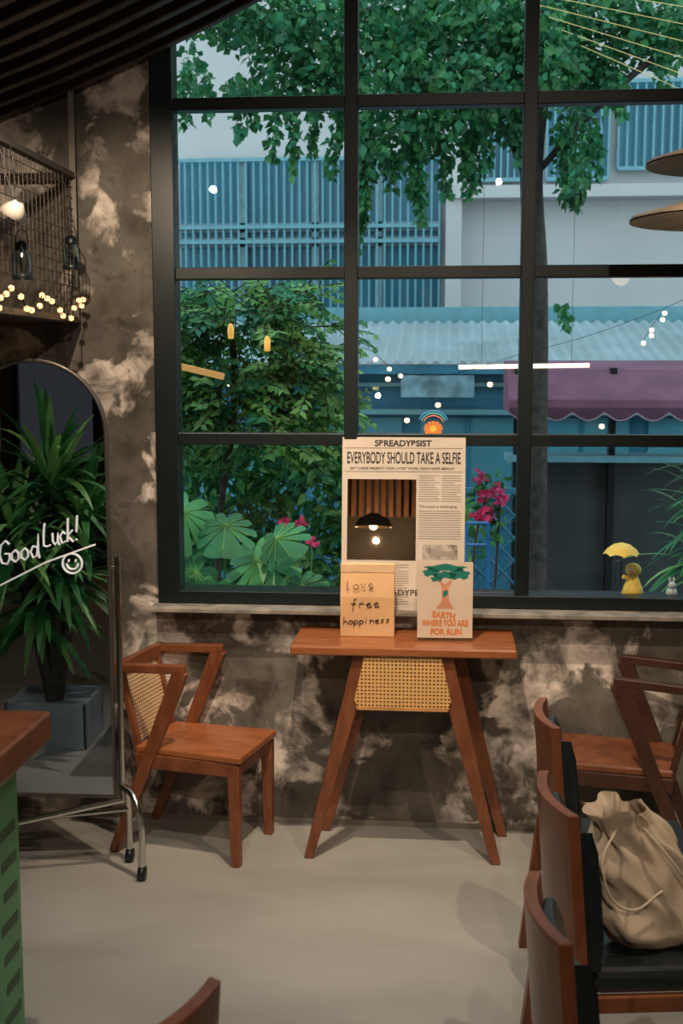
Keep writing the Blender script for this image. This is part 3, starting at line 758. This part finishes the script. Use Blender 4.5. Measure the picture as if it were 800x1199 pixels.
nt_ = empty("window_reflection_tube")  # glowing tube outside, stands in for a room light reflected in the glass
tube("tube", [(.47, 2.4, 1.755), (1.20, 2.4, 1.765)], .013, emis("reflected_tube_glow", (1, .80, .60), 1.6), nt_)
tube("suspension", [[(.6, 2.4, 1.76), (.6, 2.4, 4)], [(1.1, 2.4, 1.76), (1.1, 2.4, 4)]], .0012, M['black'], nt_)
sl = empty("window_reflection_bulbs")  # bulbs placed outside in place of room lights reflected in the pane
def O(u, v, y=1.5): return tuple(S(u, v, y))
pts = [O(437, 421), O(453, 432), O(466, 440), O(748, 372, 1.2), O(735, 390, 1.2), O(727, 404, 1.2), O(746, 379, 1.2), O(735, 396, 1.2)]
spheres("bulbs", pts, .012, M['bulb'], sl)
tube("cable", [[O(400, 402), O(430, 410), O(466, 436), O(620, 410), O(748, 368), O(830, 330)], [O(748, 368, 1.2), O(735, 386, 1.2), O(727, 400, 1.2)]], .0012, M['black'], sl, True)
gw = empty("amber_glow_lines")  # thin straight amber lines with slight emission
wm = emis("amber_line_glow", (.72, .58, .22), .4)
tube("amber_lines", [[tuple(T(560 + i * 14, -20 + i * 14, 2.5)), tuple(T(820, 12 + i * 20, 2.5))] for i in range(8)], .0018, wm, gw)
ln = empty("window_reflection_amber"); am = emis("reflected_amber_glow", (1, .55, .12), .6)  # small glowing shapes added outside to imitate amber reflections in the window
for u, v in ((295, 392), (333, 405)):
    p = S(u, v, .9); lathe("amber_reflection", [(.001, -.035), (.013, -.033), (.015, .01), (.009, .03), (.001, .035)], am, ln, p, 14)
    tube("hook", [(p.x, p.y, p.z + .03), (p.x, p.y, p.z + .09)], .002, M['black'], ln)
tube("hanger", [(-.8, .17, 2.06), O(200, 365, .9), O(295, 378, .9), O(333, 390, .9), O(420, 385, .9)], .0015, M['black'], ln)
ws = empty("window_reflection_wood"); beam("board", O(215, 424, 1.0), O(283, 440, 1.0), .02, .03, emis("reflected_wood_glow", (.7, .38, .12), .5), ws)  # emissive strip outside, imitates a warm wood-coloured reflection on the glass

st = empty("rainbow_flower_sticker", (.355, .018, 1.53))
cols = [(.05, .3, .7), (.1, .5, .4), (.7, .2, .2)]
for i, cc in enumerate(cols):
    r = .058 - i * .009
    tube("rainbow_band", [(r * math.cos(a), 0, .008 + r * math.sin(a)) for a in [PI * .15 + PI * .7 * k / 16 for k in range(17)]], .003, plain("sticker_colour", cc, .6), st)
for i in range(12):
    a = 2 * PI * i / 12
    poly("petal", [(.008 * math.cos(a - .4), .008 * math.sin(a - .4)), (.035 * math.cos(a - .2), .03 * math.sin(a - .2)), (.035 * math.cos(a + .2), .03 * math.sin(a + .2)), (.008 * math.cos(a + .4), .008 * math.sin(a + .4))], orange, st, 0)
poly("centre", [(.012 * math.cos(a), .012 * math.sin(a)) for a in [2 * PI * i / 16 for i in range(16)]], plain("sticker_yellow", (.9, .6, .1), .6), st, -.001)

# ------------------------------------------------------------------ duck figurine with umbrella
fg = empty("umbrella_figurine", (1.115, .12, .886))
yel = plain("yellow_raincoat", (.90, .66, .12), .45, 0, .08)
lathe("raincoat", [(.001, 0), (.034, .002), (.045, .01), (.036, .04), (.022, .075), (.016, .09), (.001, .095)], yel, fg)
ball("hood", (0, 0, .108), .028, yel, fg, (1.1, 1, .95))
ball("face", (-.010, -.018, .106), .017, plain("pale_face", (.85, .65, .45), .5), fg)
mesh("beak", [(-.02, -.030, .108), (-.008, -.036, .108), (-.022, -.050, .102), (-.014, -.033, .098)], [(0, 1, 2), (0, 2, 3), (1, 3, 2), (0, 3, 1)], orange, parent=fg)
beam("sleeve", (-.012, -.01, .075), (-.042, -.02, .085), .016, .016, yel, fg)
tube("umbrella_pole", [(-.048, -.02, .05), (-.048, -.02, .215)], .002, M['black'], fg)
V = []; Fc = []; seg = 32
for k, (r, z) in enumerate(((.002, .215), (.03, .208), (.055, .19), (.07, .168))):
    for i in range(seg):
        a = 2 * PI * i / seg; rr = r * (1 - (.07 * abs(math.sin(a * 4)) if k == 3 else 0)); V.append((-.048 + rr * math.cos(a), -.02 + rr * math.sin(a), z + (.008 * abs(math.sin(a * 4)) if k == 3 else 0)))
for k in range(3):
    for i in range(seg): Fc.append((k * seg + i, k * seg + (i + 1) % seg, (k + 1) * seg + (i + 1) % seg, (k + 1) * seg + i))
mesh("umbrella_canopy", V, Fc, yel, smooth=True, parent=fg)
gb = empty("rabbit_figurine", (1.26, .12, .886))
wb = plain("white_ceramic", (.6, .7, .72), .3)
ball("body", (0, 0, .022), .022, wb, gb, (1, .9, 1)); ball("head", (0, -.004, .05), .015, wb, gb)
for s in (-1, 1): ball("ear", (s * .007, 0, .07), .005, wb, gb, (1, .7, 2.6))

# ------------------------------------------------------------------ two-tier pendant lamp
pl = empty("tiered_pendant_lamp", (1.17, -1.0, 0))
br = plain("aged_brass", (.46, .36, .27), .45, .2, .2)
lathe("lower_shade", [(.27, 2.16), (.265, 2.168), (.10, 2.215), (.03, 2.25), (.03, 2.245), (.10, 2.208), (.27, 2.155)], br, pl)
lathe("upper_shade", [(.23, 2.31), (.225, 2.318), (.09, 2.36), (.025, 2.40), (.025, 2.395), (.09, 2.352), (.23, 2.305)], br, pl)
tube("stem", [(0, 0, 2.17), (0, 0, 3.50)], .012, br, pl)
ball("bulb", (0, 0, 2.155), .04, emis("pendant_bulb", (1, .7, .4), 5), pl)

# ------------------------------------------------------------------ wire rack with lanterns & fairy lights
rk = empty("hanging_wire_rack")
X0, X1, Y0, Y1, Z0, Z1 = -1.34, -.97, -1.25, -.04, 1.93, 2.45
steel = plain("rack_steel", (.085, .07, .055), .5, .4, .2)
P_ = [((a, b, Z0), (a, b, 2.80 if a > -1.1 else 2.66)) for a in (X0, X1) for b in (Y0, Y1)]
for z in (Z0, Z1): P_ += [((X0, Y0, z), (X1, Y0, z)), ((X1, Y0, z), (X1, Y1, z)), ((X1, Y1, z), (X0, Y1, z)), ((X0, Y1, z), (X0, Y0, z))]
V = []; Fc = []
for a, b in P_:
    v, f = beam_geo(a, b, .022, .022, (1, .3, .2)); n = len(V); V += v; Fc += [tuple(k + n for k in q) for q in f]
mesh("frame", V, Fc, steel, parent=rk)
P_ = []
for i in range(31): P_.append([(X1, Y0 + (Y1 - Y0) * i / 30, Z0 + .12), (X1, Y0 + (Y1 - Y0) * i / 30, Z1)])
for i in range(11): P_.append([(X1, Y0, Z0 + .12 + .40 * i / 10), (X1, Y1, Z0 + .12 + .40 * i / 10)])
tube("wire_mesh", P_, .0018, steel, rk, res=1)
box("shelf", (X0, Y0, Z0 - .012), (X1, Y1, Z0 + .004), M['woodd'], rk)
fl = empty("fairy_lights")
pts = [(X1 + .030 + rnd.uniform(-.004, .02), Y0 + .02 + (Y1 - Y0 - .04) * i / 24., Z0 + .03 + .03 * math.sin(i * .9) + rnd.uniform(-.012, .012)) for i in range(25)]
spheres("bulbs", pts, .011, M['bulbs'], fl); tube("cable", pts, .002, M['black'], fl, True)
for k, (x, y, z) in enumerate(((-.925, -.72, 2.03), (-.925, -.22, 2.10))):
    l = empty("glass_lantern", (x, y, z)); l.scale = (.85, .85, .85)
    lathe("jar", [(.001, 0), (.03, 0), (.036, .03), (.036, .08), (.022, .10), (.022, .11)], M['jar'], l)
    lathe("cap", [(.024, .105), (.026, .125), (.01, .14), (.001, .14)], M['black'], l)
    lathe("base_ring", [(.037, 0), (.039, .008), (.037, .016)], M['black'], l)
    tube("cage", [[(.037 * math.cos(a), .037 * math.sin(a), .0), (.038 * math.cos(a), .038 * math.sin(a), .08), (.023 * math.cos(a), .023 * math.sin(a), .11)] for a in [PI / 3 * i for i in range(6)]], .0018, M['black'], l)
    tube("handle", [(-.024, 0, .11), (-.02, 0, .16), (0, 0, .18), (.02, 0, .16), (.024, 0, .11)], .002, M['black'], l, True)
    tube("hanger", [(0, 0, .18), (-.03, 0, (2.44 - z) / .85)], .0015, M['black'], l)
wl = empty("white_cone_lampshade", (-.92, -.80, 2.22))
o = lathe("shade", [(.012, .045), (.05, 0), (.047, 0), (.010, .043)], plain("white_enamel", (.6, .55, .48), .4), wl); o.rotation_euler = (.2, .6, 0)
tube("cord", [(.0, 0, .04), (-.04, 0, .22)], .002, M['black'], wl)

for i, (x, y, z) in enumerate(((-.20, -5.7, 1.60),)):
    p = empty("globe_pendant", (x, y, 0))
    ball("globe", (0, 0, z), .035, emis("globe_glow", (1, .62, .28), 8), p)
    tube("cord", [(0, 0, z + .05), (0, 0, 3.1)], .004, M['black'], p)
    lathe("shade", [(.16, z - .01), (.13, z + .06), (.03, z + .11), (.028, z + .105), (.125, z + .055), (.155, z - .01)], br, p)

# ------------------------------------------------------------------ lights
def spot(name, loc, tgt, power, size, blend=.5, col=(1, .78, .56), rad=.012):
    l = bpy.data.lights.new(name, 'SPOT'); l.energy = power; l.spot_size = math.radians(size); l.spot_blend = blend; l.color = col; l.shadow_soft_size = rad
    o = link(bpy.data.objects.new(name, l)); o.location = loc
    o.rotation_euler = (Vector(tgt) - Vector(loc)).to_track_quat('-Z', 'Y').to_euler(); return o
spot("ceiling_spot_table", (.15, -1.35, 3.05), (.22, -.10, .75), 205, 66, .8, rad=.02)
spot("ceiling_spot_floor", (-.2, -2.3, 2.9), (-.15, -1.3, 0), 82, 85, .9, (1, .86, .70), .02)
spot("chair_fill_spot", (1.3, -2.2, 3.1), (1.0, -.9, .4), 105, 75, .8, rad=.02)  # unseen spot added to light the chairs
spot("wall_fill_spot", (-.72, -1.3, 2.6), (-.75, 0, 1.7), 62, 80, .8, rad=.015)  # unseen spot added to brighten the wall left of the window
spot("ceiling_spot_plant", (-1.9, -1.0, 2.3), (-1.35, -2.0, 1.0), 22, 70, .8)
spot("rear_fill_spot", (.8, -5.2, 3.2), (.2, -1.0, .9), 130, 70, .8, (1, .82, .64), .02)  # unseen fill spot behind the camera, added for general brightness
pt = bpy.data.lights.new("back_glow", 'POINT'); pt.energy = 16; pt.color = (1, .6, .3); pt.shadow_soft_size = .02
o = link(bpy.data.objects.new("back_glow", pt)); o.location = (-.2, -6.1, 1.5)

wd = bpy.data.worlds.new("dusk_sky"); scene.world = wd; wd.use_nodes = True
N = wd.node_tree.nodes; L = wd.node_tree.links; bgn = N["Background"]
tc = N.new("ShaderNodeTexCoord"); sp = N.new("ShaderNodeSeparateXYZ"); r = N.new("ShaderNodeValToRGB")
L.new(tc.outputs["Generated"], sp.inputs[0]); L.new(sp.outputs["Z"], r.inputs[0]); L.new(r.outputs[0], bgn.inputs[0])
r.color_ramp.elements[0].position = 0; r.color_ramp.elements[0].color = (.50, .60, .63, 1)
r.color_ramp.elements[1].position = .6; r.color_ramp.elements[1].color = (.44, .62, .69, 1)
bgn.inputs[1].default_value = 2.1

# ------------------------------------------------------------------ camera
cam = bpy.data.cameras.new("camera"); cam.sensor_fit = 'VERTICAL'; cam.sensor_height = 36; cam.lens = 1390 / 1199 * 36
co = link(bpy.data.objects.new("camera", cam)); co.location = (.4, -4.4, 1.76)
co.rotation_euler = (math.radians(83), 0, math.radians(5))
cam.clip_start = .05
cam.dof.use_dof = True; cam.dof.focus_distance = 4.3; cam.dof.aperture_fstop = 5.0
scene.camera = co

# ------------------------------------------------------------------ turn curves and lettering into meshes
bpy.context.view_layer.update()
dg = bpy.context.evaluated_depsgraph_get()
for o in [o for o in scene.objects if o.type in ('CURVE', 'FONT')]:
    me = bpy.data.meshes.new_from_object(o.evaluated_get(dg))
    n = bpy.data.objects.new(o.name + "_m", me); link(n)
    n.parent = o.parent; n.location = o.location; n.rotation_euler = o.rotation_euler; n.scale = o.scale
    nm = o.name; bpy.data.objects.remove(o); n.name = nm
